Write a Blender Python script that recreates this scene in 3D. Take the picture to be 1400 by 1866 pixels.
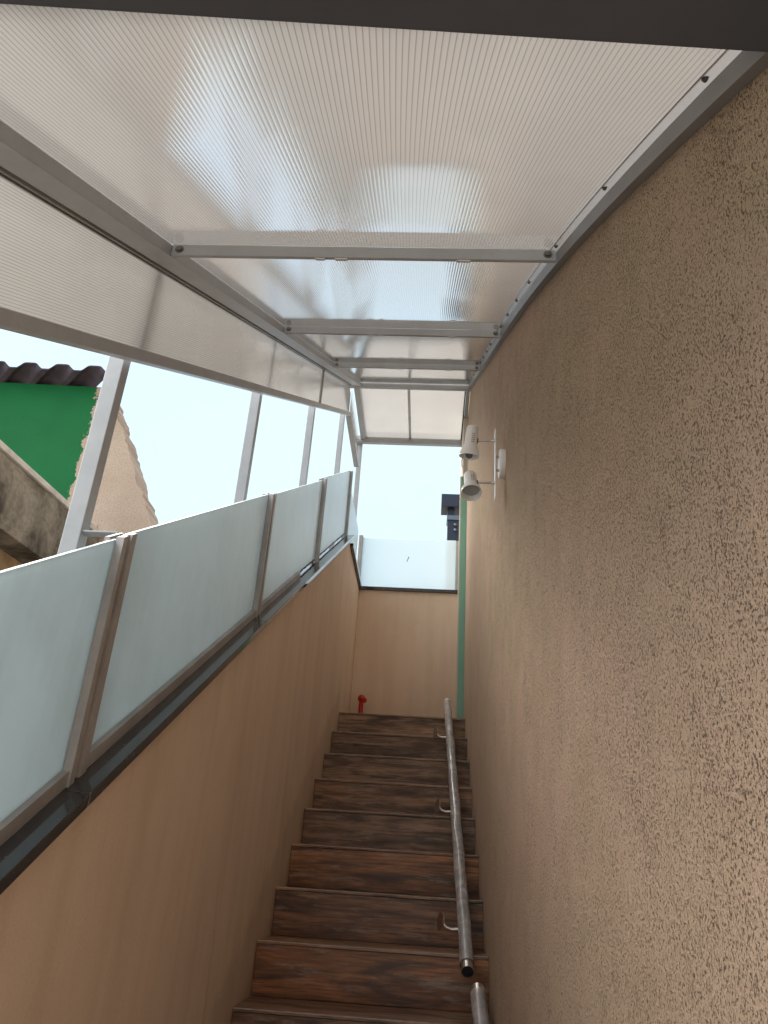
import bpy, bmesh, math, random
from mathutils import Vector, Matrix, noise as mnoise

random.seed(7)
for o in list(bpy.data.objects):
    bpy.data.objects.remove(o)
SC = bpy.context.scene
COL = SC.collection

# ------------------------------------------------------------------ camera
PITCH, YAW, ROLL, FPX = 0.4472, -0.0729, 0.0679, 1411.0
CAM = Vector((0.5912, -2.9084, 0.3848))
cd = bpy.data.cameras.new('camera')
cam = bpy.data.objects.new('camera', cd)
COL.objects.link(cam)
cy, sy, cp, sp = math.cos(YAW), math.sin(YAW), math.cos(PITCH), math.sin(PITCH)
fwd = Vector((sy * cp, cy * cp, sp))
r0 = Vector((cy, -sy, 0)); u0 = r0.cross(fwd)
c, s = math.cos(ROLL), math.sin(ROLL)
rt, up = c * r0 + s * u0, -s * r0 + c * u0
M = Matrix((rt, up, -fwd)).transposed().to_4x4()
M.translation = CAM
cam.matrix_world = M
cd.sensor_fit = 'VERTICAL'
cd.sensor_height = 24.0
cd.lens = 24.0 * FPX / 1866.0
cd.clip_start = 0.02
cd.clip_end = 2000
SC.camera = cam

# ------------------------------------------------------------------ sky, sun, exposure
SUN_EL, SUN_AZ = math.radians(46), math.radians(277)
w = bpy.data.worlds.new('World')
SC.world = w
w.use_nodes = True
nt = w.node_tree
for n in list(nt.nodes):
    nt.nodes.remove(n)
out = nt.nodes.new('ShaderNodeOutputWorld')
bg = nt.nodes.new('ShaderNodeBackground')
sky = nt.nodes.new('ShaderNodeTexSky')
sky.sky_type = 'NISHITA'
sky.sun_disc = False
sky.sun_elevation = SUN_EL
sky.sun_rotation = SUN_AZ
tc = nt.nodes.new('ShaderNodeTexCoord')
nz = nt.nodes.new('ShaderNodeTexNoise')
nz.inputs['Scale'].default_value = 1.9
nz.inputs['Detail'].default_value = 5
nz.inputs['Roughness'].default_value = 0.55
rmp = nt.nodes.new('ShaderNodeMapRange')
rmp.inputs[1].default_value = 0.35
rmp.inputs[2].default_value = 0.65
rmp.inputs[3].default_value = 0.3
rmp.inputs[4].default_value = 0.98
mx = nt.nodes.new('ShaderNodeMix')
mx.data_type = 'RGBA'
mx.inputs[7].default_value = (2.22, 2.8, 3.12, 1)      # thin bright cloud deck
nt.links.new(tc.outputs['Generated'], nz.inputs['Vector'])
nt.links.new(nz.outputs[0], rmp.inputs[0])
nt.links.new(rmp.outputs[0], mx.inputs[0])
nt.links.new(sky.outputs[0], mx.inputs[6])
nt.links.new(mx.outputs[2], bg.inputs[0])
bg.inputs[1].default_value = 0.093
nt.links.new(bg.outputs[0], out.inputs[0])

sl = bpy.data.lights.new('sun', 'SUN')
sl.energy = 2.5
sl.angle = math.radians(85)
sl.color = (1.0, 0.94, 0.84)
sun = bpy.data.objects.new('sun', sl)
COL.objects.link(sun)
sdir = Vector((math.sin(SUN_AZ) * math.cos(SUN_EL), math.cos(SUN_AZ) * math.cos(SUN_EL), math.sin(SUN_EL)))
sun.rotation_euler = sdir.to_track_quat('Z', 'Y').to_euler()
sun.location = sdir * 30

SC.view_settings.view_transform = 'Standard'
SC.view_settings.look = 'None'
SC.view_settings.gamma = 1
SC.view_settings.exposure = 2.05
SC.view_settings.use_curve_mapping = False
try:
    SC.cycles.max_bounces = 14
    SC.cycles.diffuse_bounces = 8
    SC.cycles.transmission_bounces = 10
    SC.cycles.transparent_max_bounces = 16
    SC.cycles.use_denoising = True
except Exception:
    pass


# ------------------------------------------------------------------ materials
class NT:
    def __init__(self, name):
        self.m = bpy.data.materials.new(name)
        self.m.use_nodes = True
        self.t = self.m.node_tree
        self.b = self.t.nodes['Principled BSDF']
        self.o = self.t.nodes['Material Output']

    def n(self, kind, **kw):
        x = self.t.nodes.new('ShaderNode' + kind)
        for k, v in kw.items():
            setattr(x, k, v)
        return x

    def l(self, a, b):
        self.t.links.new(a, b)

    def coord(self, scale=(1, 1, 1), kind='Object', rnd=False):
        tc = self.n('TexCoord')
        mp = self.n('Mapping')
        mp.inputs['Scale'].default_value = scale
        self.l(tc.outputs[kind], mp.inputs['Vector'])
        if rnd:
            oi = self.n('ObjectInfo')
            mu = self.n('Math', operation='MULTIPLY')
            mu.inputs[1].default_value = 57.0
            self.l(oi.outputs['Random'], mu.inputs[0])
            cb = self.n('CombineXYZ')
            for i in range(3):
                self.l(mu.outputs[0], cb.inputs[i])
            self.l(cb.outputs[0], mp.inputs['Location'])
        return mp.outputs[0]

    def noise(self, vec, scale, detail=4, rough=0.55, dist=0.0):
        x = self.n('TexNoise')
        x.inputs['Scale'].default_value = scale
        x.inputs['Detail'].default_value = detail
        x.inputs['Roughness'].default_value = rough
        x.inputs['Distortion'].default_value = dist
        self.l(vec, x.inputs['Vector'])
        return x.outputs[0]

    def ramp(self, fac, stops):
        x = self.n('ValToRGB')
        el = x.color_ramp.elements
        while len(el) < len(stops):
            el.new(0.5)
        for e, (p, c) in zip(el, stops):
            e.position = p
            e.color = (c, c, c, 1) if isinstance(c, (int, float)) else (*c, 1)
        self.l(fac, x.inputs[0])
        return x.outputs[0]

    def mix(self, fac, a, b, mode='MIX'):
        x = self.n('Mix', data_type='RGBA', blend_type=mode)
        for v, i in ((fac, 0), (a, 6), (b, 7)):
            if hasattr(v, 'links'):
                self.l(v, x.inputs[i])
            elif isinstance(v, tuple):
                x.inputs[i].default_value = (*v, 1)
            else:
                x.inputs[i].default_value = v
        return x.outputs[2]

    def bump(self, h, strength=0.3, dist=0.01, normal=None):
        x = self.n('Bump')
        x.inputs['Strength'].default_value = strength
        x.inputs['Distance'].default_value = dist
        self.l(h, x.inputs['Height'])
        if normal is not None:
            self.l(normal, x.inputs['Normal'])
        self.l(x.outputs[0], self.b.inputs['Normal'])
        return x.outputs[0]

    def base(self, col=None, rough=None, metal=None, spec=None):
        if col is not None:
            if hasattr(col, 'links'):
                self.l(col, self.b.inputs['Base Color'])
            else:
                self.b.inputs['Base Color'].default_value = (*col, 1)
        if rough is not None:
            if hasattr(rough, 'links'):
                self.l(rough, self.b.inputs['Roughness'])
            else:
                self.b.inputs['Roughness'].default_value = rough
        if metal is not None:
            self.b.inputs['Metallic'].default_value = metal
        if spec is not None:
            self.b.inputs['Specular IOR Level'].default_value = spec
        return self.m


MAT = {}


def simple(name, col, rough=0.5, metal=0.0, var=0.08, scale=8.0, bump=0.0):
    k = NT(name)
    v = k.coord()
    f = k.noise(v, scale, 5)
    dk = tuple(x * (1 - var) for x in col)
    lt = tuple(min(1, x * (1 + var)) for x in col)
    k.base(k.mix(k.ramp(f, [(0.3, 0.0), (0.7, 1.0)]), dk, lt), rough, metal)
    if bump:
        k.bump(f, bump, 0.01)
    MAT[name] = k.m
    return k.m


# coarse scratched stucco of the house wall
k = NT('scratched_stucco')
v = k.coord((1, 1, 0.68))
vf = k.coord((1, 1, 1))
big = k.noise(vf, 1.1, 4)
mid = k.noise(vf, 6.0, 4)
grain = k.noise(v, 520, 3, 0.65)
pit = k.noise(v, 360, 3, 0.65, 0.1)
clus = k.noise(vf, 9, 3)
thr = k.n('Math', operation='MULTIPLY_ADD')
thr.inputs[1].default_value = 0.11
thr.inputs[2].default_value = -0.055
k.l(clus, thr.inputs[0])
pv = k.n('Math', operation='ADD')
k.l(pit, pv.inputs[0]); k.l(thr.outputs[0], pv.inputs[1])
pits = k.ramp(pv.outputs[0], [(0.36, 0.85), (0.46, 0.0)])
colr = k.mix(k.ramp(big, [(0.3, 0.0), (0.7, 1.0)]), (0.62, 0.485, 0.325), (0.72, 0.49, 0.375))
colr = k.mix(k.ramp(mid, [(0.35, 0.0), (0.75, 0.35)]), colr, (0.47, 0.345, 0.22))
colr = k.mix(k.ramp(grain, [(0.35, 0.35), (0.6, 0.0)]), colr, (0.40, 0.27, 0.18))
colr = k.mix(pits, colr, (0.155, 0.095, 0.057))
strk = k.noise(k.coord((5, 5, 0.35)), 1.3, 5, 0.6)
colr = k.mix(k.ramp(strk, [(0.5, 0.0), (0.78, 0.14)]), colr, (0.38, 0.285, 0.185))
k.base(colr, 0.85, spec=0.25)
inv = k.n('Math', operation='SUBTRACT')
k.l(grain, inv.inputs[0]); k.l(pits, inv.inputs[1])
lump = k.noise(vf, 95, 3, 0.5)
add = k.n('Math', operation='MULTIPLY_ADD'); add.inputs[1].default_value = 0.8
k.l(lump, add.inputs[0]); k.l(inv.outputs[0], add.inputs[2])
k.bump(add.outputs[0], 1.0, 0.006)
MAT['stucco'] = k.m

# smooth painted plaster with faint vertical streaks and a hairline crack
k = NT('painted_plaster')
v = k.coord((1, 1, 1))
vs = k.coord((9, 9, 0.5))
streak = k.noise(vs, 1.0, 4)
bl = k.noise(v, 1.6, 4)
fine = k.noise(v, 160, 3)
colr = k.mix(k.ramp(bl, [(0.3, 0.0), (0.7, 1.0)]), (0.69, 0.56, 0.44), (0.73, 0.59, 0.465))
colr = k.mix(k.ramp(streak, [(0.46, 0.0), (0.74, 0.45)]), colr, (0.54, 0.41, 0.30))
blot = k.noise(k.coord((1, 2.2, 0.9)), 2.6, 6, 0.7)
colr = k.mix(k.ramp(blot, [(0.48, 0.0), (0.72, 0.42)]), colr, (0.54, 0.41, 0.30))
colr = k.mix(k.ramp(fine, [(0.3, 0.12), (0.55, 0.0)]), colr, (0.3, 0.2, 0.13))
sep = k.n('SeparateXYZ')
k.l(v, sep.inputs[0])
cz = k.n('CombineXYZ'); k.l(sep.outputs[2], cz.inputs[2])
wob = k.noise(cz.outputs[0], 7, 6, 0.7)
a1 = k.n('Math', operation='MULTIPLY_ADD'); a1.inputs[1].default_value = 0.16; a1.inputs[2].default_value = 0.30
k.l(wob, a1.inputs[0])
tilt = k.n('Math', operation='MULTIPLY_ADD'); tilt.inputs[1].default_value = 0.10; k.l(sep.outputs[2], tilt.inputs[0]); k.l(a1.outputs[0], tilt.inputs[2])
a2 = k.n('Math', operation='ADD'); k.l(sep.outputs[1], a2.inputs[0]); k.l(tilt.outputs[0], a2.inputs[1])
a3 = k.n('Math', operation='ABSOLUTE'); k.l(a2.outputs[0], a3.inputs[0])
crack = k.ramp(a3.outputs[0], [(0.0, 0.55), (0.0022, 0.0)])
zlim = k.ramp(sep.outputs[2], [(0.30, 1.0), (0.42, 0.0)])
crk = k.n('Math', operation='MULTIPLY'); k.l(crack, crk.inputs[0]); k.l(zlim, crk.inputs[1])
colr = k.mix(crk.outputs[0], colr, (0.22, 0.14, 0.09))
stl = k.n('Math', operation='MULTIPLY_ADD'); stl.inputs[1].default_value = -0.607
k.l(sep.outputs[1], stl.inputs[0]); k.l(sep.outputs[2], stl.inputs[2])
dn = k.n('Math', operation='MULTIPLY_ADD'); dn.inputs[1].default_value = -0.30
k.l(k.noise(v, 13, 5, 0.7), dn.inputs[0]); k.l(stl.outputs[0], dn.inputs[2])
dr = k.n('Math', operation='LESS_THAN'); dr.inputs[1].default_value = 2.3
k.l(sep.outputs[1], dr.inputs[0])
dm = k.n('Math', operation='MULTIPLY'); k.l(dr.outputs[0], dm.inputs[0]); k.l(k.ramp(dn.outputs[0], [(0.0, 0.35), (0.06, 0.0)]), dm.inputs[1])
colr = k.mix(dm.outputs[0], colr, (0.40, 0.30, 0.22))
k.base(colr, 0.7, spec=0.3)
k.bump(k.noise(v, 45, 5, 0.65), 0.22, 0.004)
MAT['plaster'] = k.m

# polished dark granite with pale specks
k = NT('polished_granite')
v = k.coord()
vo = k.n('TexVoronoi'); vo.inputs['Scale'].default_value = 120; k.l(v, vo.inputs['Vector'])
sp1 = k.ramp(vo.outputs[0], [(0.10, 1.0), (0.2, 0.0)])
gate = k.ramp(k.noise(v, 60, 2), [(0.53, 0.0), (0.62, 1.0)])
f = k.n('Math', operation='MULTIPLY'); k.l(sp1, f.inputs[0]); k.l(gate, f.inputs[1])
colr = k.mix(k.noise(v, 90, 3), (0.010, 0.011, 0.014), (0.045, 0.047, 0.053))
colr = k.mix(f.outputs[0], colr, (0.30, 0.30, 0.27))
k.base(colr, 0.06, spec=0.9)
MAT['granite'] = k.m

# painted aluminium profiles
k = NT('painted_aluminium')
v = k.coord()
g = k.noise(v, 14, 5, 0.65)
colr = k.mix(k.ramp(g, [(0.35, 0.0), (0.75, 1.0)]), (0.385, 0.395, 0.405), (0.325, 0.333, 0.342))
colr = k.mix(k.ramp(k.noise(v, 55, 3), [(0.62, 0.0), (0.75, 0.35)]), colr, (0.30, 0.27, 0.25))
k.base(colr, 0.38, 0.0, 0.5)
MAT['alu'] = k.m
simple('weathered_aluminium', (0.36, 0.345, 0.335), 0.42, 0.25, 0.18, 9)
MAT['clamp_alu'] = MAT['weathered_aluminium']
simple('angle_paint', (0.20, 0.195, 0.19), 0.45, 0, 0.08, 10)
simple('bright_flange', (0.72, 0.72, 0.73), 0.22, 0.35, 0.06, 20)
simple('dark_seal', (0.02, 0.021, 0.026), 0.6)
simple('shaded_beam_tone', (0.055, 0.057, 0.066), 0.5, 0, 0.1, 5)  # front beam: shade from its weak lighting put into the colour


def polycarb(name, tcol, dcol, trans, gloss):
    k = NT(name)
    k.t.nodes.remove(k.b)
    v = k.coord()
    dirt = k.ramp(k.noise(v, 5, 5, 0.6), [(0.35, 0.0), (0.8, 0.22)])
    spots = k.ramp(k.noise(v, 38, 4, 0.7), [(0.66, 0.0), (0.78, 0.35)])
    fd = k.n('Math', operation='ADD'); k.l(dirt, fd.inputs[0]); k.l(spots, fd.inputs[1])
    tr = k.n('BsdfTranslucent')
    k.l(k.mix(fd.outputs[0], tcol, tuple(x * 0.6 for x in tcol)), tr.inputs[0])
    df = k.n('BsdfDiffuse'); df.inputs[0].default_value = (*dcol, 1)
    m1 = k.n('MixShader'); m1.inputs[0].default_value = trans
    k.l(df.outputs[0], m1.inputs[1]); k.l(tr.outputs[0], m1.inputs[2])
    gl = k.n('BsdfGlossy'); gl.inputs['Roughness'].default_value = 0.055
    fr = k.n('Fresnel'); fr.inputs[0].default_value = 1.55
    mu = k.n('Math', operation='MULTIPLY'); mu.inputs[1].default_value = gloss; mu.use_clamp = True
    k.l(fr.outputs[0], mu.inputs[0])
    m2 = k.n('MixShader'); k.l(mu.outputs[0], m2.inputs[0])
    k.l(m1.outputs[0], m2.inputs[1]); k.l(gl.outputs[0], m2.inputs[2])
    k.l(m2.outputs[0], k.o.inputs[0])
    MAT[name] = k.m
    return k.m


polycarb('polycarbonate_skin', (0.355, 0.345, 0.335), (0.315, 0.307, 0.30), 0.58, 1.9)
polycarb('polycarbonate_web', (0.215, 0.203, 0.19), (0.21, 0.20, 0.19), 0.58, 1.5)
polycarb('fascia_skin', (0.345, 0.33, 0.31), (0.34, 0.325, 0.305), 0.58, 1.6)
polycarb('fascia_web', (0.22, 0.208, 0.193), (0.22, 0.21, 0.20), 0.58, 1.6)
polycarb('edge_strip_skin', (0.33, 0.325, 0.325), (0.33, 0.325, 0.325), 0.58, 2.0)

# frosted balustrade glass
k = NT('frosted_glass')
k.t.nodes.remove(k.b)
v = k.coord()
drip = k.noise(k.coord((1, 14, 0.9)), 2.2, 5, 0.6)
smm = k.noise(v, 5, 6, 0.65)
av = k.n('Math', operation='MULTIPLY_ADD'); av.inputs[1].default_value = 0.45
k.l(drip, av.inputs[0]); k.l(smm, av.inputs[2])
sm = k.ramp(av.outputs[0], [(0.64, 0.0), (0.98, 0.6)])
tr = k.n('BsdfTranslucent'); k.l(k.mix(sm, (0.71, 0.82, 0.86), (0.58, 0.67, 0.70)), tr.inputs[0])
df = k.n('BsdfDiffuse'); k.l(k.mix(sm, (0.56, 0.66, 0.70), (0.46, 0.54, 0.57)), df.inputs[0])
m1 = k.n('MixShader'); m1.inputs[0].default_value = 0.55
k.l(df.outputs[0], m1.inputs[1]); k.l(tr.outputs[0], m1.inputs[2])
gl = k.n('BsdfGlossy'); gl.inputs['Roughness'].default_value = 0.32
fr = k.n('Fresnel'); fr.inputs[0].default_value = 1.35
m2 = k.n('MixShader'); k.l(fr.outputs[0], m2.inputs[0])
k.l(m1.outputs[0], m2.inputs[1]); k.l(gl.outputs[0], m2.inputs[2])
k.l(m2.outputs[0], k.o.inputs[0])
MAT['frosted'] = k.m

k = NT('sheer_frosted_glass')
k.t.nodes.remove(k.b)
v = k.coord()
sm = k.ramp(k.noise(v, 5, 5, 0.6), [(0.4, 0.0), (0.85, 0.2)])
tr = k.n('BsdfTranslucent'); k.l(k.mix(sm, (0.76, 0.82, 0.84), (0.68, 0.74, 0.75)), tr.inputs[0])
rf = k.n('BsdfRefraction'); rf.inputs['Roughness'].default_value = 0.42; rf.inputs['IOR'].default_value = 1.02
rf.inputs[0].default_value = (0.82, 0.86, 0.87, 1)
m1 = k.n('MixShader'); m1.inputs[0].default_value = 0.5
k.l(tr.outputs[0], m1.inputs[1]); k.l(rf.outputs[0], m1.inputs[2])
gl = k.n('BsdfGlossy'); gl.inputs['Roughness'].default_value = 0.25
m2 = k.n('MixShader'); m2.inputs[0].default_value = 0.05
k.l(m1.outputs[0], m2.inputs[1]); k.l(gl.outputs[0], m2.inputs[2])
k.l(m2.outputs[0], k.o.inputs[0])
MAT['sheer'] = k.m

# wood-look porcelain planks; the object's own colour picks the shade of the plank
k = NT('wood_look_tile')
oi = k.n('ObjectInfo')
figure = k.noise(k.coord((0.7, 5.5, 5.5), rnd=True), 3.2, 5, 0.55, 1.3)
grain = k.noise(k.coord((0.9, 14, 14), rnd=True), 9, 6, 0.7, 0.35)
line = k.noise(k.coord((0.35, 22, 22), rnd=True), 7, 3, 0.6, 0.2)
wear = k.noise(k.coord((1.2, 8, 8), rnd=True), 4.0, 7, 0.72, 0.2)
dark = k.mix(1.0, oi.outputs['Color'], (0.24, 0.19, 0.15), 'MULTIPLY')
lite = k.mix(1.0, oi.outputs['Color'], (1.7, 1.45, 1.25), 'MULTIPLY')
colr = k.mix(k.ramp(figure, [(0.34, 0.0), (0.66, 1.0)]), dark, lite)
colr = k.mix(k.ramp(grain, [(0.36, 0.7), (0.56, 0.0)]), colr, dark)
colr = k.mix(k.ramp(line, [(0.34, 0.55), (0.46, 0.0)]), colr, dark)
colr = k.mix(k.ramp(wear, [(0.53, 0.0), (0.67, 0.6)]), colr, (0.42, 0.33, 0.255))
k.base(colr, k.ramp(grain, [(0.3, 0.45), (0.7, 0.32)]), spec=0.45)
k.bump(grain, 0.12, 0.003)
MAT['wood_tile'] = k.m

simple('floor_tile_pale', (0.50, 0.46, 0.42), 0.5, 0, 0.1, 3)
simple('worn_edge', (0.42, 0.35, 0.29), 0.7, 0, 0.3, 30)
simple('concrete_core', (0.25, 0.23, 0.21), 0.9)
simple('grout', (0.06, 0.05, 0.045), 0.9)

# stainless pipe and the plastic film it is wrapped in
simple('stainless_steel', (0.76, 0.74, 0.74), 0.28, 1.0, 0.05, 30)
k = NT('wrapping_film')
k.t.nodes.remove(k.b)
v = k.coord((1, 1, 1))
wr = k.noise(v, 16, 3, 0.5, 0.8)
bp = k.n('Bump'); bp.inputs['Strength'].default_value = 0.3; bp.inputs['Distance'].default_value = 0.006
k.l(wr, bp.inputs['Height'])
tp = k.n('BsdfTransparent'); tp.inputs[0].default_value = (0.93, 0.92, 0.93, 1)
df = k.n('BsdfDiffuse'); df.inputs[0].default_value = (0.92, 0.88, 0.88, 1)
gl = k.n('BsdfGlossy'); gl.inputs['Roughness'].default_value = 0.10
for q in (df, gl):
    k.l(bp.outputs[0], q.inputs['Normal'])
m1 = k.n('MixShader'); k.l(k.ramp(wr, [(0.4, 0.30), (0.7, 0.5)]), m1.inputs[0])
k.l(tp.outputs[0], m1.inputs[1]); k.l(df.outputs[0], m1.inputs[2])
lw = k.n('LayerWeight'); lw.inputs[0].default_value = 0.35
k.l(bp.outputs[0], lw.inputs['Normal'])
m2 = k.n('MixShader'); k.l(lw.outputs['Fresnel'], m2.inputs[0])
k.l(m1.outputs[0], m2.inputs[1]); k.l(gl.outputs[0], m2.inputs[2])
k.l(m2.outputs[0], k.o.inputs[0])
MAT['film'] = k.m

simple('white_lamp_paint', (0.83, 0.83, 0.82), 0.32, 0, 0.03, 20)
simple('lamp_glass', (0.30, 0.33, 0.36), 0.12, 0.0)
simple('black_slot', (0.015, 0.015, 0.018), 0.7)
simple('chrome', (0.45, 0.43, 0.42), 0.22, 1.0)
simple('grey_cable', (0.5, 0.5, 0.49), 0.5)
simple('teal_paint', (0.22, 0.47, 0.375), 0.35, 0, 0.05, 6)
simple('cream_paint', (0.62, 0.54, 0.45), 0.7, 0, 0.06, 5)
simple('red_plastic', (0.46, 0.012, 0.010), 0.3, 0, 0.08, 30)
simple('navy_sheet', (0.010, 0.012, 0.026), 0.5, 0, 0.2, 6)
simple('galvanised', (0.12, 0.135, 0.17), 0.45, 0.3, 0.1, 12)
simple('screw_steel', (0.16, 0.15, 0.15), 0.35, 0.8)
simple('entrance_paint', (0.22, 0.18, 0.15), 0.8, 0, 0.08, 2)
simple('paving', (0.30, 0.285, 0.26), 0.9, 0, 0.25, 0.6, 0.2)

# neighbour's wall: green paint that stops at a ragged edge, bare render beyond
k = NT('neighbour_render')
v = k.coord()
sep = k.n('SeparateXYZ'); k.l(v, sep.inputs[0])
edge = k.noise(v, 9, 6, 0.75)
a1 = k.n('Math', operation='MULTIPLY_ADD'); a1.inputs[1].default_value = 0.22
k.l(edge, a1.inputs[0]); k.l(sep.outputs[0], a1.inputs[2])
fac = k.ramp(a1.outputs[0], [(0.0, 0.0), (1.0, 1.0)])
gt = k.n('Math', operation='GREATER_THAN'); gt.inputs[1].default_value = -2.06
k.l(a1.outputs[0], gt.inputs[0])
gn = k.mix(k.ramp(k.noise(v, 2.2, 4), [(0.3, 0.0), (0.7, 1.0)]), (0.004, 0.105, 0.030), (0.005, 0.128, 0.038))
gn = k.mix(k.ramp(k.noise(v, 26, 2), [(0.22, 0.8), (0.27, 0.0)]), gn, (0.004, 0.05, 0.03))
be = k.mix(k.ramp(k.noise(v, 3, 5), [(0.3, 0.0), (0.7, 1.0)]), (0.36, 0.28, 0.22), (0.44, 0.355, 0.28))
be = k.mix(k.ramp(k.noise(v, 75, 3), [(0.35, 0.45), (0.55, 0.0)]), be, (0.22, 0.16, 0.12))
be = k.mix(k.ramp(k.noise(v, 12, 3, 0.7), [(0.24, 0.9), (0.29, 0.0)]), be, (0.05, 0.04, 0.035))
k.base(k.mix(gt.outputs[0], gn, be), 0.85, spec=0.25)
k.bump(k.noise(v, 60, 4), 0.5, 0.006)
MAT['neighbour'] = k.m

# mould-stained concrete
k = NT('stained_concrete')
v = k.coord()
st = k.noise(v, 3.4, 6, 0.66, 0.6)
colr = k.mix(k.ramp(st, [(0.36, 0.0), (0.62, 1.0)]), (0.055, 0.05, 0.042), (0.27, 0.25, 0.21))
colr = k.mix(k.ramp(k.noise(v, 40, 4), [(0.3, 0.4), (0.6, 0.0)]), colr, (0.09, 0.08, 0.065))
k.base(colr, 0.9, spec=0.2)
k.bump(k.noise(v, 30, 5), 0.4, 0.01)
MAT['stained'] = k.m
simple('pale_concrete', (0.50, 0.49, 0.47), 0.85, 0, 0.25, 9, 0.2)
simple('mossy_brick', (0.30, 0.22, 0.13), 0.95, 0, 0.45, 7, 0.6)
simple('fibre_cement', (0.05, 0.036, 0.047), 0.85, 0, 0.4, 9, 0.4)


# ------------------------------------------------------------------ mesh helpers
class MB:
    def __init__(self):
        self.v, self.f, self.mi = [], [], []

    def quadset(self, pts, faces, mi=0):
        b = len(self.v)
        self.v += [tuple(p) for p in pts]
        for q in faces:
            self.f.append(tuple(b + i for i in q))
            self.mi.append(mi)

    def hexa(self, p, mi=0):  # bottom ring 0-3 (ccw from above), top ring 4-7
        self.quadset(p, [(3, 2, 1, 0), (4, 5, 6, 7), (0, 1, 5, 4), (1, 2, 6, 5), (2, 3, 7, 6), (3, 0, 4, 7)], mi)
        return self

    def box(self, x0, x1, y0, y1, z0, z1, mi=0):
        return self.hexa([(x0, y0, z0), (x1, y0, z0), (x1, y1, z0), (x0, y1, z0),
                          (x0, y0, z1), (x1, y0, z1), (x1, y1, z1), (x0, y1, z1)], mi)

    def sloped(self, x0, x1, y0, y1, fb, ft, mi=0):  # bar along y with bottom fb(y) and top ft(y)
        return self.hexa([(x0, y0, fb(y0)), (x1, y0, fb(y0)), (x1, y1, fb(y1)), (x0, y1, fb(y1)),
                          (x0, y0, ft(y0)), (x1, y0, ft(y0)), (x1, y1, ft(y1)), (x0, y1, ft(y1))], mi)

    def prism(self, poly, axis, a, b, mi=0):  # closed outline pushed along an axis
        n = len(poly)
        def pt(q, c):
            if axis == 'x': return (c, q[0], q[1])
            if axis == 'y': return (q[0], c, q[1])
            return (q[0], q[1], c)
        pts = [pt(q, a) for q in poly] + [pt(q, b) for q in poly]
        fs = [tuple(range(n))[::-1], tuple(range(n, 2 * n))]
        fs += [(i, (i + 1) % n, n + (i + 1) % n, n + i) for i in range(n)]
        self.quadset(pts, fs, mi)
        return self

    def tube(self, path, radii, seg=12, cap=True, mi=0):
        path = [Vector(q) for q in path]
        if not hasattr(radii, '__len__'):
            radii = [radii] * len(path)
        rings = []
        ref = None
        for i, q in enumerate(path):
            d = (path[min(i + 1, len(path) - 1)] - path[max(i - 1, 0)]).normalized()
            if ref is None:
                ref = Vector((0, 0, 1)) if abs(d.z) < 0.9 else Vector((1, 0, 0))
            a = (ref - d * ref.dot(d)).normalized()
            bb = d.cross(a)
            ref = a
            ri = radii[i]
            rings.append([q + (a * math.cos(2 * math.pi * j / seg) + bb * math.sin(2 * math.pi * j / seg)) *
                          (ri(j / seg) if callable(ri) else ri) for j in range(seg)])
        b = len(self.v)
        for rg in rings:
            self.v += [tuple(x) for x in rg]
        for i in range(len(rings) - 1):
            for j in range(seg):
                j2 = (j + 1) % seg
                self.f.append((b + i * seg + j, b + i * seg + j2, b + (i + 1) * seg + j2, b + (i + 1) * seg + j))
                self.mi.append(mi)
        if cap:
            self.f.append(tuple(b + j for j in range(seg))[::-1]); self.mi.append(mi)
            self.f.append(tuple(b + (len(rings) - 1) * seg + j for j in range(seg))); self.mi.append(mi)
        return self

    def lathe(self, prof, origin, axis, seg=24, mi=0):  # (distance along axis, radius)
        origin, axis = Vector(origin), Vector(axis).normalized()
        path = [origin + axis * d for d, r in prof]
        ref = Vector((0, 0, 1)) if abs(axis.z) < 0.9 else Vector((1, 0, 0))
        a = (ref - axis * ref.dot(axis)).normalized(); bb = axis.cross(a)
        b = len(self.v)
        for q, (d, r) in zip(path, prof):
            for j in range(seg):
                t = 2 * math.pi * j / seg
                self.v.append(tuple(q + (a * math.cos(t) + bb * math.sin(t)) * max(r, 1e-5)))
        for i in range(len(prof) - 1):
            for j in range(seg):
                j2 = (j + 1) % seg
                self.f.append((b + i * seg + j, b + i * seg + j2, b + (i + 1) * seg + j2, b + (i + 1) * seg + j))
                self.mi.append(mi)
        return self

    def build(self, name, mats, parent=None, bevel=0.0, smooth=False, loc=None, recalc=True):
        me = bpy.data.meshes.new(name)
        me.from_pydata(self.v, [], self.f)
        for m in (mats if isinstance(mats, (list, tuple)) else [mats]):
            me.materials.append(MAT[m] if isinstance(m, str) else m)
        for p, i in zip(me.polygons, self.mi):
            p.material_index = i
        bm = bmesh.new(); bm.from_mesh(me)
        if recalc:
            bmesh.ops.recalc_face_normals(bm, faces=bm.faces)
        if bevel:
            es = [e for e in bm.edges if len(e.link_faces) == 2 and e.calc_face_angle(0) > 0.5]
            bmesh.ops.bevel(bm, geom=es, offset=bevel, segments=2, affect='EDGES', profile=0.6)
        if smooth:
            for f in bm.faces:
                f.smooth = True
            for e in bm.edges:
                if len(e.link_faces) == 2 and e.calc_face_angle(0) > 0.6:
                    e.smooth = False
        bm.to_mesh(me); bm.free()
        return link(name, me, parent, loc)


def link(name, me, parent=None, loc=None):
    o = bpy.data.objects.new(name, me)
    COL.objects.link(o)
    if loc is not None:
        o.location = loc
    if parent is not None:
        o.parent = parent
        if parent.type == 'EMPTY':
            pl = Vector(parent.location)
            o.location = Vector(o.location) - pl          # parts are written in world coordinates
        else:
            acc = Vector((0, 0, 0)); q = parent
            while q is not None:
                acc += Vector(q.location); q = q.parent
            o.location = Vector(o.location) - acc
    return o


def tag(o, label, cat, group=None):
    o['label'] = label; o['category'] = cat
    if group:
        o['group'] = group
    return o


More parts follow.
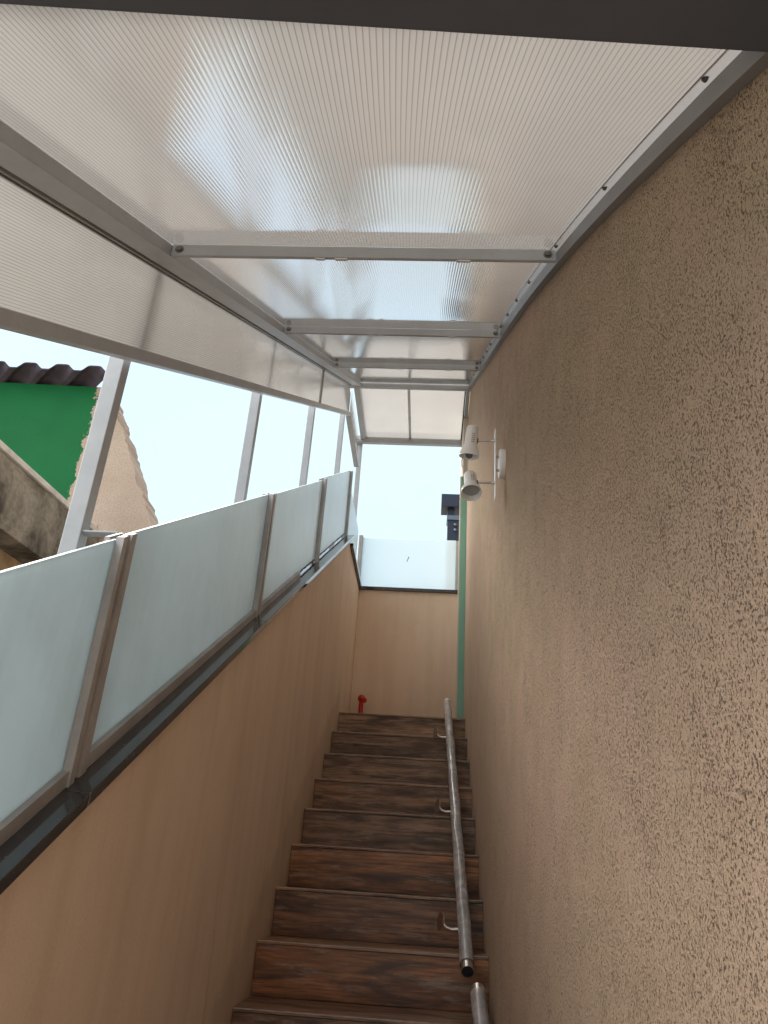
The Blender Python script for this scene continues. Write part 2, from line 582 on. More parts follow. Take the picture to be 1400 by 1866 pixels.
def thing(name, label, cat, loc=(0, 0, 0), group=None):
    o = bpy.data.objects.new(name, None)
    o.empty_display_size = 0.1
    COL.objects.link(o)
    o.location = loc
    return tag(o, label, cat, group)


def struct(o):
    o['kind'] = 'structure'
    return o


# ------------------------------------------------------------------ measures
R, T, W = 0.175, 0.2883, 0.8409
SL = R / T
N0, NT_ = -5, 8                       # first and last step
Y_TOP, Z_TOP = NT_ * T, NT_ * R       # landing edge 2.306, 1.40
Z_LOW = (N0 - 1) * R                  # lower floor  -1.05
Y_END = 3.0


def nose(y): return SL * y
def h_c(y): return SL * y + 1.409 - 0.0275 * (y + 1.76)        # underside of the coping
def g_top(y): return SL * y + 1.893 - 0.0150 * (y + 1.5)       # top of the sloping glass
def roof(y): return SL * y + 2.65
def flare(y):
    return W + (0.085 * ((-0.3 - y) / 2.1) ** 3 if y < -0.3 else 0.0)


# ------------------------------------------------------------------ setting
mb = MB(); mb.quadset([(-400, -400, -1.2), (400, -400, -1.2), (400, 400, -1.2), (-400, 400, -1.2)], [(0, 1, 2, 3)])
struct(mb.build('ground', 'paving'))
struct(MB().box(0.0, 1.2, -6.0, N0 * T, -1.196, Z_LOW).build('lower_floor', 'floor_tile_pale'))

# ------------------------------------------------------------------ scratched stucco house wall on the right
ys = [-6.0, -4.0, -3.0] + [-2.6 + 0.1 * i for i in range(24)] + [0.0, 1.0, 2.0, 2.6]
mb = MB()
pts, fs = [], []
ZB, ZT = -1.19, 7.0
for y in ys:
    x = flare(max(y, -2.6))
    pts += [(x, y, ZB), (x, y, ZT), (1.35, y, ZT), (1.35, y, ZB)]
for i in range(len(ys) - 1):
    a, b = 4 * i, 4 * i + 4
    fs += [(a, b, b + 1, a + 1), (a + 1, b + 1, b + 2, a + 2), (a + 2, b + 2, b + 3, a + 3), (a + 3, b + 3, b, a)]
fs += [(0, 1, 2, 3), tuple(4 * (len(ys) - 1) + q for q in (3, 2, 1, 0))]
mb.quadset(pts, fs)
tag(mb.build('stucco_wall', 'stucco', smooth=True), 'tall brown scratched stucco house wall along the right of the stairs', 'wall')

# ------------------------------------------------------------------ staircase
st = thing('staircase', 'dark wood-look tiled stairs climbing between the plastered wall and the stucco wall', 'stairs', (0, 0, -1.19))
poly = [(N0 * T + 0.012, -1.19)]
for n in range(N0, NT_ + 1):
    poly += [(n * T + 0.012, (n - 1) * R - 0.012 if n > N0 else Z_LOW), (n * T + 0.012, n * R - 0.012)]
poly += [(Y_END, Z_TOP - 0.012), (Y_END, -1.19)]
clean = [poly[0]]
for q in poly[1:]:
    if (abs(q[0] - clean[-1][0]) + abs(q[1] - clean[-1][1])) > 1e-6:
        clean.append(q)
MB().prism(clean, 'x', 0.001, W - 0.001).build('stair_core', 'concrete_core', st)
shade = {8: (0.33, 0.25, 0.19), 7: (0.21, 0.155, 0.115), 6: (0.29, 0.215, 0.165), 5: (0.28, 0.18, 0.115), 4: (0.26, 0.175, 0.12),
         3: (0.31, 0.150, 0.058), 2: (0.21, 0.112, 0.056), 1: (0.30, 0.140, 0.054), 0: (0.21, 0.118, 0.064)}
rise_me = tread_me = None
for n in range(N0, NT_ + 1):
    col = shade.get(n, (0.10, 0.07, 0.05))
    j = random.uniform(-0.0015, 0.0015)
    if rise_me is None:
        o = MB().box(0.002, W + 0.0, 0.0, 0.010, -R + 0.002, -0.012).build('riser', 'wood_tile', st, 0.0012, loc=(0, n * T + j, n * R))
        rise_me = o.data
    else:
        o = link('riser', rise_me, st, (0, n * T + j, n * R))
    o.color = (*col, 1)
    tc2 = tuple(0.55 * q + 0.45 * e for q, e in zip(col, (0.34, 0.275, 0.22)))
    if n < NT_:
        if tread_me is None:
            o = MB().box(0.002, W + 0.0, -0.005, T - 0.002, -0.0105, 0.0).build('tread', 'wood_tile', st, 0.0015, loc=(0, n * T, n * R))
            tread_me = o.data
        else:
            o = link('tread', tread_me, st, (0, n * T, n * R))
    else:
        o = MB().box(0.002, W + 0.0, -0.005, Y_END - Y_TOP - 0.003, -0.0105, 0.0).build('landing_tile', 'wood_tile', st, 0.0015, loc=(0, n * T, n * R))
    o.color = (*tc2, 1)
    wm = MB(); nseg = 24; pts = []
    for q in range(nseg + 1):
        xq = 0.004 + (W - 0.008) * q / nseg
        dq = -0.0045 + 0.0055 * max(0.0, mnoise.noise(Vector((xq * 9, n * 3.7, 0.5))) + 0.25)
        pts += [(xq, -0.0054, -0.0030), (xq, -0.0054, 0.0004), (xq, dq, 0.0004), (xq, dq, -0.0030)]
    wm.quadset(pts, [(4 * q + e, 4 * q + (e + 1) % 4, 4 * q + 4 + (e + 1) % 4, 4 * q + 4 + e) for q in range(nseg) for e in range(4)] +
               [(3, 2, 1, 0), tuple(4 * nseg + e for e in range(4))])
    wm.build('worn_edge', 'worn_edge', o, loc=(0, n * T, n * R))

# ------------------------------------------------------------------ left parapet wall with granite coping
lw_ = thing('parapet_wall', 'smooth tan plastered parapet rising along the left of the stairs', 'wall', (-0.1, 0, -1.19))
YB = 2.09                               # where the slope turns level
ZC = 2.52                               # underside of the level coping
MB().prism([(-2.42, -1.19), (-2.42, h_c(-2.42)), (YB, h_c(YB)), (YB + 0.02, ZC), (Y_END + 0.12, ZC), (Y_END + 0.12, -1.19)],
           'x', -0.14, 0.0).build('wall_body', 'plaster', lw_)
cuts = [-2.42, -1.535, -0.36, 0.86, YB + 0.02]
for a, b in zip(cuts[:-1], cuts[1:]):
    MB().sloped(-0.155, 0.024, a + 0.0012, b - 0.0012, lambda y: h_c(y) + 0.001, lambda y: h_c(y) + 0.024).build('coping_slab', 'granite', lw_, 0.0015)
MB().box(-0.155, 0.024, YB + 0.022, Y_END - 0.022, ZC + 0.001, ZC + 0.024).build('coping_slab', 'granite', lw_, 0.0015)

# end wall
ew = thing('end_wall', 'short tan plastered wall closing the landing at the top of the stairs', 'wall', (0.4, 3.06, -1.19))
MB().box(0.002, 0.803, Y_END, Y_END + 0.12, -1.19, ZC).build('wall_body', 'plaster', ew)
MB().box(-0.155, 0.803, Y_END - 0.02, Y_END + 0.14, ZC + 0.001, ZC + 0.026).build('coping_slab', 'granite', ew, 0.0015)

# ------------------------------------------------------------------ glass balustrade on the left parapet
gb = thing('glass_balustrade', 'pale frosted glass balustrade in aluminium clamps along the sloping parapet', 'balustrade', (-0.045, 0, 0.5))
CL = [-1.525, -0.318, 0.885, 2.06]      # near edge of each clamp profile, 0.06 wide
CWID = 0.058
GX0, GX1 = -0.050, -0.040
edges = [-2.40] + CL
for i in range(4):
    a = edges[i] + (CWID - 0.012 if i else 0.0)
    b = edges[i + 1] + 0.012
    lift = 0.03 if i < 2 else 0.042
    dz = [0.0, 0.004, -0.003, 0.012][i]
    MB().sloped(GX0, GX1, a, b, lambda y: h_c(y) + lift, lambda y: g_top(y) + dz).build('glass_panel', 'frosted', gb, 0.0012)
for i, yc in enumerate(CL):
    m = MB()
    wd = CWID if i < 3 else 0.04
    zb = lambda y: h_c(y) + 0.0245
    zt = lambda y: g_top(y) + 0.006
    m.sloped(-0.062, -0.0515, yc, yc + wd, zb, zt)                    # rear plate
    m.sloped(-0.0385, -0.022, yc, yc + wd * 0.30, zb, zt)             # flange
    m.sloped(-0.0385, -0.029, yc + wd * 0.30, yc + wd * 0.62, zb, zt)  # sunk web
    m.sloped(-0.0385, -0.022, yc + wd * 0.62, yc + wd, zb, zt)
    cl = m.build('clamp_profile', 'clamp_alu', gb)
    MB().lathe([(0, 0.0), (0, 0.004), (0.002, 0.004), (0.003, 0.0)], (-0.029, yc + wd * 0.46, 0.5 * (zb(yc) + zt(yc))), (1, 0, 0), 10).build('screw', 'screw_steel', cl)
for a, b in ((-2.40, CL[0] - 0.002), (CL[0] + CWID + 0.002, CL[1] - 0.002), (CL[1] + CWID + 0.002, 0.46)):
    m = MB()
    m.sloped(-0.0395, -0.026, a, b, lambda y: h_c(y) + 0.0245, lambda y: h_c(y) + 0.052)
    m.sloped(-0.064, -0.0505, a, b, lambda y: h_c(y) + 0.0245, lambda y: h_c(y) + 0.052)
    m.sloped(-0.0505, -0.0395, a, b, lambda y: h_c(y) + 0.0245, lambda y: h_c(y) + 0.029)
    m.build('bottom_channel', 'clamp_alu', gb)
m = MB()
yy = 0.47
pth = []
while yy < 2.05:
    if not (CL[2] - 0.01 < yy < CL[2] + CWID + 0.01):
        pth.append((-0.0395, yy, h_c(yy) + 0.041 + random.uniform(-0.003, 0.002)))
    yy += 0.035
m.tube(pth, [random.uniform(0.003, 0.0055) for _ in pth], 6)
m.build('silicone_bead', 'dark_seal', gb)
# level pane over the landing
MB().box(GX0, GX1, 2.06 + 0.045, Y_END - 0.04, ZC + 0.026, 3.03).build('glass_panel', 'frosted', gb, 0.0012)

eb = thing('end_balustrade', 'single frosted glass pane standing on the end wall coping', 'balustrade', (0.4, 3.0, 2.55))
MB().box(0.0, 0.775, Y_END + 0.03, Y_END + 0.04, ZC + 0.027, 3.0).build('glass_panel', 'sheer', eb, 0.0012)
MB().box(-0.035, -0.002, Y_END + 0.012, Y_END + 0.055, ZC + 0.027, 3.01).build('clamp_profile', 'clamp_alu', eb, 0.001)
MB().box(0.777, 0.80, Y_END + 0.012, Y_END + 0.055, ZC + 0.027, 2.99).build('clamp_profile', 'alu', eb, 0.001)
MB().prism([(0.372, 2.79), (0.378, 2.795), (0.392, 2.835), (0.386, 2.836)], 'y', Y_END + 0.0262, Y_END + 0.0298).build('glass_stop', 'black_slot', eb)

# ------------------------------------------------------------------ canopy
cn = thing('canopy', 'white aluminium canopy with ribbed translucent polycarbonate sheets over the stairs', 'canopy', (0, 0, 0))
PITCH_R = 0.0068


def ribbed(name, x0, x1, y0, y1, zf, parent, flare_edge=False):
    """twin-wall sheet: scalloped underside with webs, flat top skin; ribs run along y"""
    m = MB()
    n = max(1, int(round((x1 - x0) / PITCH_R)))
    prof = []
    for i in range(n):
        a = x0 + (x1 - x0) * i / n
        d = (x1 - x0) / n
        prof += [(a, 0.00016, 0), (a + 0.10 * d, 0.00008, 0), (a + 0.32 * d, 0.0000, 0), (a + 0.58 * d, 0.0, 0), (a + 0.80 * d, 0.00008, 1)]
    prof.append((x1, 0.00016, 0))
    yl = [y0, y1]
    if flare_edge:
        yl = [y0 + (y1 - y0) * q / 8 for q in range(9)]
    xs = x1 - x0
    for y in yl:
        e = (flare(y) - 0.031 - x0) / xs if flare_edge else 1.0
        for (x, dz, _) in prof:
            m.v.append((x0 + (x - x0) * e, y, zf(y) + dz))
    c_ = len(prof)
    for r in range(len(yl) - 1):
        for i in range(c_ - 1):
            m.f.append((r * c_ + i, (r + 1) * c_ + i, (r + 1) * c_ + i + 1, r * c_ + i + 1))
            m.mi.append(prof[i][2])
    o = m.build(name, ['polycarbonate_skin', 'polycarbonate_web'], parent, smooth=True, recalc=False)
    return o


BARS = [-1.575, -0.45, 0.82]
bays = [(-2.41, BARS[0]), (BARS[0], BARS[1]), (BARS[1], BARS[2]), (BARS[2], 2.235)]
for a, b in bays:
    ribbed('roof_sheet', -0.06, flare(-0.3) - 0.004, a + 0.001 if a > -2.4 else -2.47, b - 0.001, lambda y: roof(y) + 0.001, cn, True)


def bolt(p, ax, parent, r=0.007):
    return MB().lathe([(0, 0.0), (0, r * 1.5), (0.0015, r * 1.5), (0.0017, r), (0.005, r * 0.95), (0.0058, 0.0)], p, ax, 10).build('bolt', 'screw_steel', parent)


# crossbars
for i, yb in enumerate(BARS):
    x0, x1 = -0.036, flare(yb) - 0.020
    o = MB().box(x0, x1, yb - 0.012, yb - 0.003, roof(yb) - 0.038, roof(yb) - 0.006).build('crossbar', 'alu', cn, 0.0015)
    bolt((x0 + 0.018, yb - 0.012, roof(yb) - 0.021), (0, -1, 0), o)
    bolt((x1 - 0.018, yb - 0.012, roof(yb) - 0.021), (0, -1, 0), o)
    for xx in (0.30, 0.345, 0.62):
        MB().box(xx, xx + random.uniform(0.015, 0.04), yb - 0.010, yb - 0.004, roof(yb) - 0.0415, roof(yb) - 0.0382).build('tape_scrap', 'bright_flange', o)

# left eaves beam, seal, and hanging fascia
MB().sloped(-0.098, -0.037, -2.41, 2.235, lambda y: roof(y) - 0.034, lambda y: roof(y) - 0.001).build('eaves_beam', 'alu', cn, 0.0015)
MB().sloped(-0.106, -0.0985, -2.41, 2.235, lambda y: roof(y) - 0.020, lambda y: roof(y) - 0.004).build('seal', 'dark_seal', cn)
MB().sloped(-0.114, -0.1065, -2.41, 2.235, lambda y: roof(y) - 0.036, lambda y: roof(y) - 0.006).build('fascia_top_channel', 'alu', cn, 0.001)
MB().sloped(-0.1168, -0.1152, -2.41, 2.235, lambda y: roof(y) - 0.040, lambda y: roof(y) - 0.006).build('fascia_top_channel', 'alu', cn, 0.001)


def fascia(y0, y1, fb, ft, parent):
    m = MB()
    n = max(4, int(round((ft(y0) - fb(y0)) / PITCH_R)))
    prof = []
    for i in range(n):
        prof += [(i / n, 0.00016, 0), ((i + 0.12) / n, 0.00008, 0), ((i + 0.35) / n, 0.0, 0), ((i + 0.60) / n, 0.0, 0), ((i + 0.82) / n, 0.00008, 1)]
    prof.append((1.0, 0.00016, 0))
    for y in (y0, y1):
        for (q, dx, _) in prof:
            m.v.append((-0.1145 - dx, y, fb(y) + (ft(y) - fb(y)) * q))
    c_ = len(prof)
    for i in range(c_ - 1):
        m.f.append((i, c_ + i, c_ + i + 1, i + 1)); m.mi.append(prof[i][2])
    return m.build('fascia_sheet', ['fascia_skin', 'fascia_web'], parent, smooth=True, recalc=False)


FJ = [-2.41, 0.93, 2.235]
for a, b in zip(FJ[:-1], FJ[1:]):
    fascia(a + 0.002, b - 0.002, lambda y: SL * y + 2.345, lambda y: roof(y) - 0.022, cn)
MB().sloped(-0.1142, -0.108, 0.921, 0.939, lambda y: SL * y + 2.366, lambda y: roof(y) - 0.040).build('joint_strip', 'clamp_alu', cn)
MB().sloped(-0.1165, -0.086, -2.41, 2.235, lambda y: SL * y + 2.330, lambda y: SL * y + 2.362).build('fascia_bottom_rail', 'alu', cn, 0.0015)

# posts outside the fascia, with a plate tying each to the clamp profile
POST = [-1.438, -0.25, 0.955, 2.22]
for i, yp in enumerate(POST):
    y0 = yp - 0.036
    base = h_c(yp) + 0.026
    o = MB().sloped(-0.178, -0.140, y0, yp, lambda y: base, lambda y: roof(yp) - 0.02).build('post', 'alu', cn, 0.002)
    zc = g_top(yp)
    if i == 0:
        MB().box(-0.139, -0.0625, y0 + 0.004, yp - 0.004, zc - 0.013, zc - 0.009).build('tie_plate', 'alu', o, 0.001)

# wall angle and screwed flange on the stucco side
ya = [-2.41 + 0.12 * i for i in range(20)] + [0.2, 1.2, 2.235]
def wall_strip(name, dx0, dx1, d0, d1, mat, bev=0):
    m = MB(); pts = []; fs = []
    for y in ya:
        f = flare(y)
        pts += [(f - dx0, y, roof(y) + d0), (f - dx1, y, roof(y) + d0), (f - dx1, y, roof(y) + d1), (f - dx0, y, roof(y) + d1)]
    for i in range(len(ya) - 1):
        a, b = 4 * i, 4 * i + 4
        fs += [(a + q, a + (q + 1) % 4, b + (q + 1) % 4, b + q) for q in range(4)]
    fs += [(3, 2, 1, 0), tuple(4 * (len(ya) - 1) + q for q in range(4))]
    m.quadset(pts, fs)
    return m.build(name, mat, cn)
wall_strip('wall_angle', 0.018, 0.001, -0.036, -0.003, 'angle_paint')
m = MB(); pts = []
for y in ya:
    pts += [(flare(y) - 0.034, y, roof(y) + 0.0004), (flare(y) - 0.002, y, roof(y) + 0.0006)]
m.quadset(pts, [(2 * i, 2 * i + 2, 2 * i + 3, 2 * i + 1) for i in range(len(ya) - 1)])
fl = m.build('edge_strip', 'edge_strip_skin', cn, recalc=False)
yy = -2.30
while yy < 2.1:
    bolt((flare(yy) - 0.0275, yy, roof(yy) + 0.0003), (0, 0, -1), fl, 0.0028)
    yy += 0.34 if yy < -1.6 else 0.24

# front beam of the canopy
MB().hexa([(-0.2, -2.56, roof(-2.44) - 0.012), (1.05, -2.50, roof(-2.44) - 0.012), (1.05, -2.385, roof(-2.44) - 0.012), (-0.2, -2.47, roof(-2.44) - 0.012),
           (-0.2, -2.56, roof(-2.44) + 0.07), (1.05, -2.50, roof(-2.44) + 0.07), (1.05, -2.385, roof(-2.44) + 0.07), (-0.2, -2.47, roof(-2.44) + 0.07)]).build('front_beam', 'shaded_beam_tone', cn, 0.002)

# level part over the landing
ZR = 4.0
YR = 3.06
MB().box(-0.13, W - 0.002, 2.237, 2.27, ZR - 0.028, ZR + 0.03).build('ridge_beam', 'alu', cn, 0.0015)
for a, b in ((-0.05, 0.335), (0.355, W - 0.035)):
    o = ribbed('roof_sheet', a, b, 2.271, YR - 0.001, lambda y: ZR, cn)
MB().box(0.334, 0.356, 2.272, YR, ZR - 0.014, ZR - 0.002).build('centre_bar', 'clamp_alu', cn, 0.001)
MB().box(-0.098, -0.051, 2.272, YR, ZR - 0.028, ZR + 0.01).build('eaves_beam', 'alu', cn, 0.0015)
MB().box(W - 0.034, W - 0.004, 2.272, YR, ZR - 0.028, ZR + 0.01).build('eaves_beam', 'alu', cn, 0.0015)
MB().box(W - 0.046, W - 0.035, 2.30, YR, ZR - 0.006, ZR - 0.0015).build('seal', 'dark_seal', cn)
MB().box(-0.13, W - 0.004, YR + 0.001, YR + 0.04, ZR - 0.055, ZR + 0.012).build('end_rail', 'alu', cn, 0.0015)
fascia(2.272, YR, lambda y: 3.70, lambda y: ZR - 0.024, cn)
MB().box(-0.138, -0.096, 2.237, YR, 3.685, 3.715).build('fascia_bottom_rail', 'alu', cn, 0.0015)
MB().box(-0.125, -0.085, YR + 0.0415, YR + 0.08, ZC + 0.028, ZR + 0.01).build('post', 'alu', cn, 0.002)

# ------------------------------------------------------------------ landing pier and teal door frame at the end of the stucco wall
tag(MB().box(0.806, 1.35, 2.66, 3.2, -1.19, 5.2).build('landing_pier', 'cream_paint', None, 0.006), 'narrow cream painted pier beside the landing behind the door frame', 'pillar')
df_ = thing('door_frame', 'teal painted door frame standing at the far end of the stucco wall', 'door frame', (0.83, 2.63, Z_TOP))
MB().box(0.795, 0.842, 2.602, 2.648, Z_TOP, 3.38).build('jamb', 'teal_paint', df_, 0.002)
MB().box(0.785, 0.7945, 2.606, 2.655, Z_TOP, 3.38).build('door_stop', 'cream_paint', df_, 0.001)

# ------------------------------------------------------------------ twin spotlight on the stucco wall
LY, LZ = -0.40, 1.805
tw = thing('wall_spotlight', 'white twin-head spotlight fixed to the stucco wall', 'spotlight', (W, LY, LZ))
MB().lathe([(0, 0.0), (0, 0.056), (0.016, 0.056), (0.02, 0.052), (0.021, 0.0)], (W - 0.0005, LY, LZ), (-1, 0, 0), 32).build('base_plate', 'white_lamp_paint', tw, smooth=True)
bar = MB().box(W - 0.037, W - 0.033, LY - 0.018, LY + 0.018, LZ - 0.148, LZ + 0.142).build('mounting_bar', 'white_lamp_paint', tw, 0.0012)
for dz in (-0.028, 0.028):
    MB().lathe([(0, 0.005), (0.0118, 0.005)], (W - 0.0212, LY, LZ + dz), (-1, 0, 0), 10).build('standoff', 'chrome', bar)


def head(zs, axis, top_l, bulb):
    ax = Vector(axis).normalized()
    sx = W - 0.0375
    hx = 0.7165
    stem = MB().tube([(sx, LY, zs), (sx - 0.012, LY, zs), (hx + 0.026, LY, zs - 0.002)], [0.0065, 0.0048, 0.0042], 10).build('stem', 'chrome', tw)
    MB().lathe([(0, 0.0), (0, 0.010), (0.004, 0.010), (0.005, 0.0)], (hx + 0.027, LY, zs - 0.002), (-1, 0, 0), 12).build('swivel', 'screw_steel', stem)
    ctr = Vector((hx, LY, zs))
    o = ctr - ax * top_l
    r = 0.0235
    prof = [(0.0, 0.0), (0.0, r * 0.80), (0.004, r * 0.95), (0.010, r), (top_l + 0.018, r), (top_l + 0.030, r * 1.18), (top_l + 0.048, r * 1.5),
            (top_l + 0.062, r * 1.60), (top_l + 0.066, r * 1.58), (top_l + 0.062, r * 1.50), (top_l + 0.046, r * 1.38), (top_l + 0.026, r * 0.95), (top_l + 0.020, 0.0)]
    h = MB().lathe(prof, o, ax, 28).build('spot_head', 'white_lamp_paint', tw, smooth=True)
    if bulb:
        MB().lathe([(0.0, 0.0), (0.0, 0.014), (0.02, 0.016), (0.045, 0.0125), (0.052, 0.0)], o + ax * (top_l + 0.022), ax, 18).build('bulb', 'galvanised', h, smooth=True)
    else:
        MB().lathe([(0.0, 0.0), (0.0, 0.028), (0.004, 0.0285), (0.007, 0.02), (0.009, 0.0)], o + ax * (top_l + 0.040), ax, 24).build('lens', 'lamp_glass', h, smooth=True)
    # cooling slots on the side facing the stairs' foot
    side = Vector((0.30, -1, 0)); side = (side - ax * side.dot(ax)).normalized(); tang = ax.cross(side)
    for q in range(5):
        cpt = o + ax * (top_l - 0.018 + 0.0075 * q)
        m = MB(); pts = []
        for (t_, u_) in ((-0.0055, -0.0035), (0.0055, -0.0005), (0.0055, 0.0025), (-0.0055, -0.0005)):
            for dd in (0.0, 0.0008):
                ang = t_ / r
                n_ = side * math.cos(ang) + tang * math.sin(ang)
                pts.append(cpt + n_ * (r - 0.0003 + dd) + ax * u_)
        m.hexa([pts[0], pts[2], pts[4], pts[6], pts[1], pts[3], pts[5], pts[7]])
        m.build('vent_slot', 'black_slot', h)
    return h


head(LZ + 0.098, (-0.10, 0.20, -0.97), 0.054, True)
head(LZ - 0.080, (0.03, -0.42, -0.90), 0.046, False)
MB().tube([(0.690, LY + 0.01, LZ + 0.035), (0.683, LY + 0.005, LZ + 0.012), (0.684, LY, LZ - 0.012), (0.696, LY, LZ - 0.036)], 0.0018, 6).build('cable', 'grey_cable', tw)


# ------------------------------------------------------------------ loose handrails lying on the stair nosings
RP = 0.0225
LIFT = (RP + 0.0062) / math.cos(math.atan(SL)) - 0.001


def rail(label, y0, y1, xa, slope_x, brackets):
    o = thing('handrail', label, 'handrail', (xa, y0, nose(y0)), 'loose handrails on the stairs')
    def P(y, off=0.0): return Vector((xa + slope_x * (y - y0), y, nose(y) + LIFT + off))
    d = (P(y1) - P(y0)).normalized()
    ln = (P(y1) - P(y0)).length
    m = MB()
    m.lathe([(0.0, RP - 0.002), (0.0, RP), (ln, RP), (ln, RP - 0.002), (0.004, RP - 0.002)], P(y0), d, 28)
    pipe = m.build('pipe', 'stainless_steel', o, smooth=True)
    MB().lathe([(0.004, 0.0), (0.004, RP - 0.0021)], P(y0), d, 20).build('bore', 'black_slot', pipe)
    # crinkled film
    n = int(ln / 0.03)
    path = []; rad = []
    sd = random.uniform(0, 40)
    for i in range(n + 1):
        y = y0 + 0.03 + (y1 - y0 - 0.05) * i / n
        path.append(P(y))
        tape = any(abs(y - q) < 0.02 for q in (1.62, 1.97))
        def rf(u, y=y, tape=tape):
            k_ = mnoise.noise(Vector((math.cos(2 * math.pi * u) * 1.3, math.sin(2 * math.pi * u) * 1.3, y * 7 + sd)))
            return RP + 0.0012 if tape else RP + 0.0016 + 0.0034 * max(0.0, k_ + 0.35)
        rad.append(rf)
    MB().tube(path, rad, 28, cap=False).build('plastic_film', 'film', o, smooth=True)
    for yb in brackets:
        c0 = P(yb)
        tip = c0 + Vector((-0.085, 0.0, 0.016))
        b = MB().tube([c0 + Vector((-RP * 0.9, 0, -0.006)), c0 + Vector((-0.045, 0, -0.008)), c0 + Vector((-0.066, 0, -0.002)), tip], 0.0055, 12).build('bracket', 'stainless_steel', o, smooth=True)
        MB().lathe([(0, 0.0), (0, 0.030), (0.003, 0.032), (0.006, 0.032), (0.006, 0.0)], tip + Vector((0.001, 0, 0)), (-1, -0.32, 0.12), 26).build('wall_plate', 'stainless_steel', b, smooth=True)
    return o


rail('long steel handrail in crinkled plastic film lying on the upper steps', 0.165, 2.50, 0.759, -0.0158, (0.37, 1.15, 1.96))
rail('steel handrail whose top end shows at the lowest step in view', -1.95, 0.098, 0.822, -0.0155, (-1.6, -0.7))

# ------------------------------------------------------------------ red ball-topped fitting on the landing
rd = thing('red_fitting', 'small red ball-topped fitting standing on the landing by the end wall', 'fitting', (0.091, 2.93, Z_TOP))
MB().lathe([(0, 0.0), (0, 0.032), (0.008, 0.032), (0.010, 0.019), (0.205, 0.0165)], (0.091, 2.93, Z_TOP + 0.0005), (0, 0, 1), 18).build('stem', 'red_plastic', rd, smooth=True)
ball = [(0.005, 0.0)] + [(0.035 - 0.030 * math.cos(math.pi * i / 12), 0.029 * math.sin(math.pi * i / 12)) for i in range(1, 12)] + [(0.065, 0.0)]
MB().lathe(ball, (0.091, 2.93, Z_TOP + 0.195), (0, 0, 1), 22).build('ball', 'red_plastic', rd, smooth=True)
MB().lathe([(0.0, 0.013), (0.026, 0.013), (0.028, 0.018), (0.038, 0.018), (0.041, 0.014), (0.041, 0.0)], (0.093, 2.93, Z_TOP + 0.222), (0.75, -0.6, -0.25), 18).build('spout', 'red_plastic', rd, smooth=True)

# ------------------------------------------------------------------ neighbour's house over the parapet
hs = thing('neighbour_house', 'green painted house end with bare beige render under a dark corrugated roof', 'house', (-3.5, 2.3, -1.2))
edge_pts = []
line = [(-2.09, 3.87), (-1.94, 3.5665), (-1.72, 3.12), (-1.50, 2.673), (-0.95, 1.5)]
for (a, b) in zip(line[:-1], line[1:]):
    for i in range(14):
        q = i / 14
        n_ = mnoise.fractal(Vector((a[1] * 3.1 + q * 4.3, 3.3, 0)), 1.0, 2.0, 4) * 0.022 + (0.010 if random.random() < 0.12 else 0)
        edge_pts.append((a[0] + (b[0] - a[0]) * q + n_, a[1] + (b[1] - a[1]) * q))
edge_pts.append(line[-1])
poly = [(-7.0, -1.2), (-7.0, 4.01), (-2.2, 3.872)] + edge_pts + [(-0.95, -1.2)]
MB().prism(poly, 'y', 2.2, 2.5).build('gable_wall', 'neighbour', hs)
MB().box(-7.0, -6.75, 2.501, 8.0, -1.2, 3.3).build('side_wall', 'neighbour', hs)
MB().box(-4.0, -3.75, 2.501, 8.0, -1.2, 3.3).build('side_wall', 'neighbour', hs)
# corrugated sheets, four waves each
PW = 0.268
def eave(x): return 3.945 - 0.03 * (x + 2.9)
def sheet(xa, waves, lift):
    prof = []
    for q in range(waves):
        a = xa + q * PW
        prof += [(a, 0.0), (a + 0.055, 0.0), (a + 0.072, 0.012), (a + 0.105, 0.046), (a + 0.125, 0.052), (a + 0.195, 0.052), (a + 0.215, 0.046), (a + 0.252, 0.010)]
    prof += [(xa + waves * PW, 0.0), (xa + waves * PW + 0.03, -0.01)]
    m = MB(); pts = []; n = len(prof)
    for (yy, zz) in ((2.05, 0.0), (3.2, -0.31)):
        sh = -1.3 if zz else 0.0
        for (x, z) in prof:
            pts.append((x + sh, yy, eave(x) + z + zz + lift))
        for (x, z) in prof:
            pts.append((x + sh, yy, eave(x) + z + zz + lift - 0.010))
    fs = []
    for i in range(n - 1):
        fs += [(i, i + 1, 2 * n + i + 1, 2 * n + i), (n + i + 1, n + i, 3 * n + i, 3 * n + i + 1),
               (i + 1, i, n + i, n + i + 1), (2 * n + i, 2 * n + i + 1, 3 * n + i + 1, 3 * n + i)]
    fs += [(0, 2 * n, 3 * n, n), (n - 1, 2 * n - 1, 4 * n - 1, 3 * n - 1)]
    m.quadset(pts, fs)
    return m.build('roof_sheet', 'fibre_cement', hs)
x_end = -2.055
for i in range(5):
    sheet(x_end - (i + 1) * 4 * PW, 4, 0.004 * (i % 2))
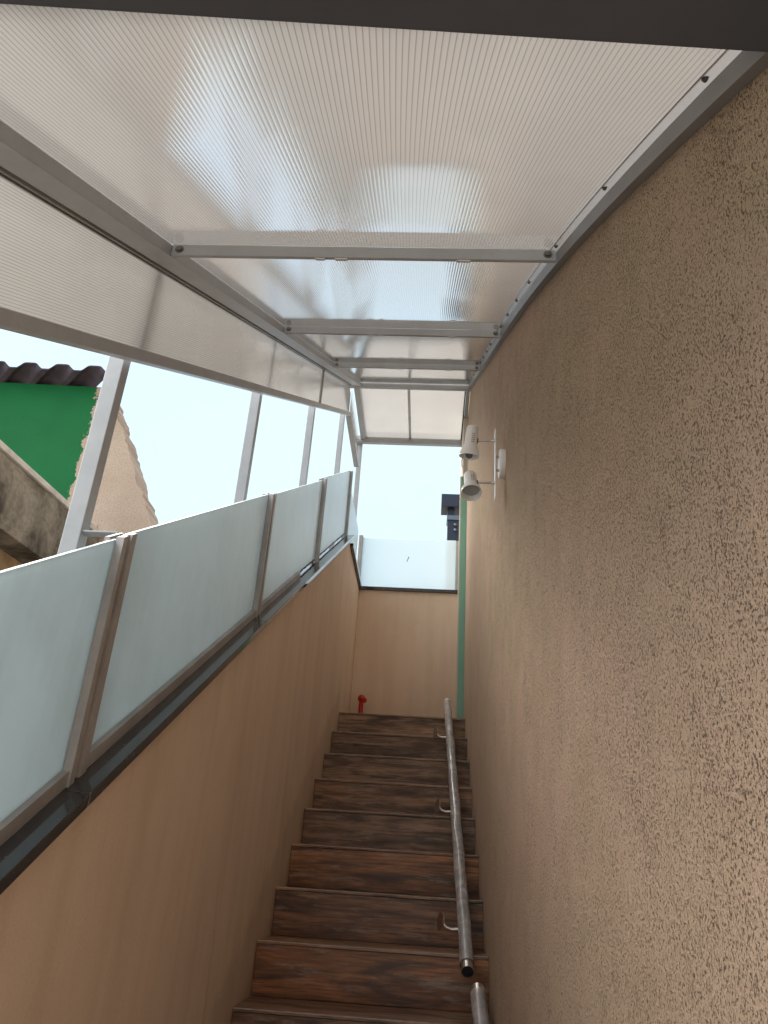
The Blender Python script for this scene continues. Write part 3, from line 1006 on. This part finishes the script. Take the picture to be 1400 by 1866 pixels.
# stained concrete beam on an old wall between the houses
bm_ = thing('concrete_beam', 'mould-stained concrete beam with pale top edge beside the green house', 'beam', (-2.0, 0.5, 2.1))
P1, P2 = Vector((-2.22, -1.9, 0)), Vector((-1.857, 2.19, 0))
def along(off, z0, z1, name, mat, ext=0.0, bev=0.004):
    d = (P2 - P1).normalized(); nrm = Vector((d.y, -d.x, 0))
    a0, a1 = P1 + nrm * (off[1]), P2 + nrm * (off[1])
    b0, b1 = P1 + nrm * off[0], P2 + nrm * off[0]
    return MB().hexa([(b0.x, b0.y, z0), (a0.x, a0.y, z0), (a1.x, a1.y, z0), (b1.x, b1.y, z0),
                      (b0.x, b0.y, z1), (a0.x, a0.y, z1), (a1.x, a1.y, z1), (b1.x, b1.y, z1)]).build(name, mat, None, bev)
o = along((-0.22, 0.0), 2.13, 2.545, 'beam_face', 'stained'); o.parent = bm_; o.location = -Vector(bm_.location)
o = along((-0.24, 0.018), 2.546, 2.585, 'beam_cap', 'pale_concrete'); o.parent = bm_; o.location = -Vector(bm_.location)
tag(along((-0.55, -0.19), -1.2, 2.129, 'old_wall', 'mossy_brick'), 'mossy ochre wall set back in shade under the concrete beam', 'wall')

# dark chimney beyond the end wall
ch = thing('chimney', 'dark navy metal chimney with flat cap rising beyond the end glass', 'chimney', (0.86, 7.1, -1.2))
MB().box(0.772, 0.95, 7.0, 7.2, -1.2, 5.06).build('flue', 'navy_sheet', ch, 0.004)
MB().box(0.760, 0.96, 6.985, 7.215, 5.061, 5.13).build('collar', 'galvanised', ch, 0.006)
MB().box(0.768, 0.865, 7.02, 7.18, 5.131, 5.25).build('neck', 'navy_sheet', ch, 0.004)
MB().box(0.677, 0.97, 6.95, 7.25, 5.251, 5.45).build('cap', 'navy_sheet', ch, 0.006)
for zz in (4.90, 4.98):
    MB().lathe([(0, 0.012), (0.03, 0.02), (0.04, 0.0)], (0.88, 6.9995, zz), (0, -1, 0), 10).build('rivet', 'galvanised', ch)

# ------------------------------------------------------------------ covered entrance the picture is taken from
en = thing('entrance_porch', 'dark covered entrance at the foot of the stairs', 'porch', (0.5, -4.2, -1.2))
MB().box(-0.30, 1.20, -2.85, -2.575, roof(-2.44) + 0.02, roof(-2.44) + 0.2).build('ceiling', 'entrance_paint', en)
MB().box(-0.30, -0.16, -2.84, -2.70, -1.19, roof(-2.44) + 0.0195).build('pillar', 'entrance_paint', en, 0.004)
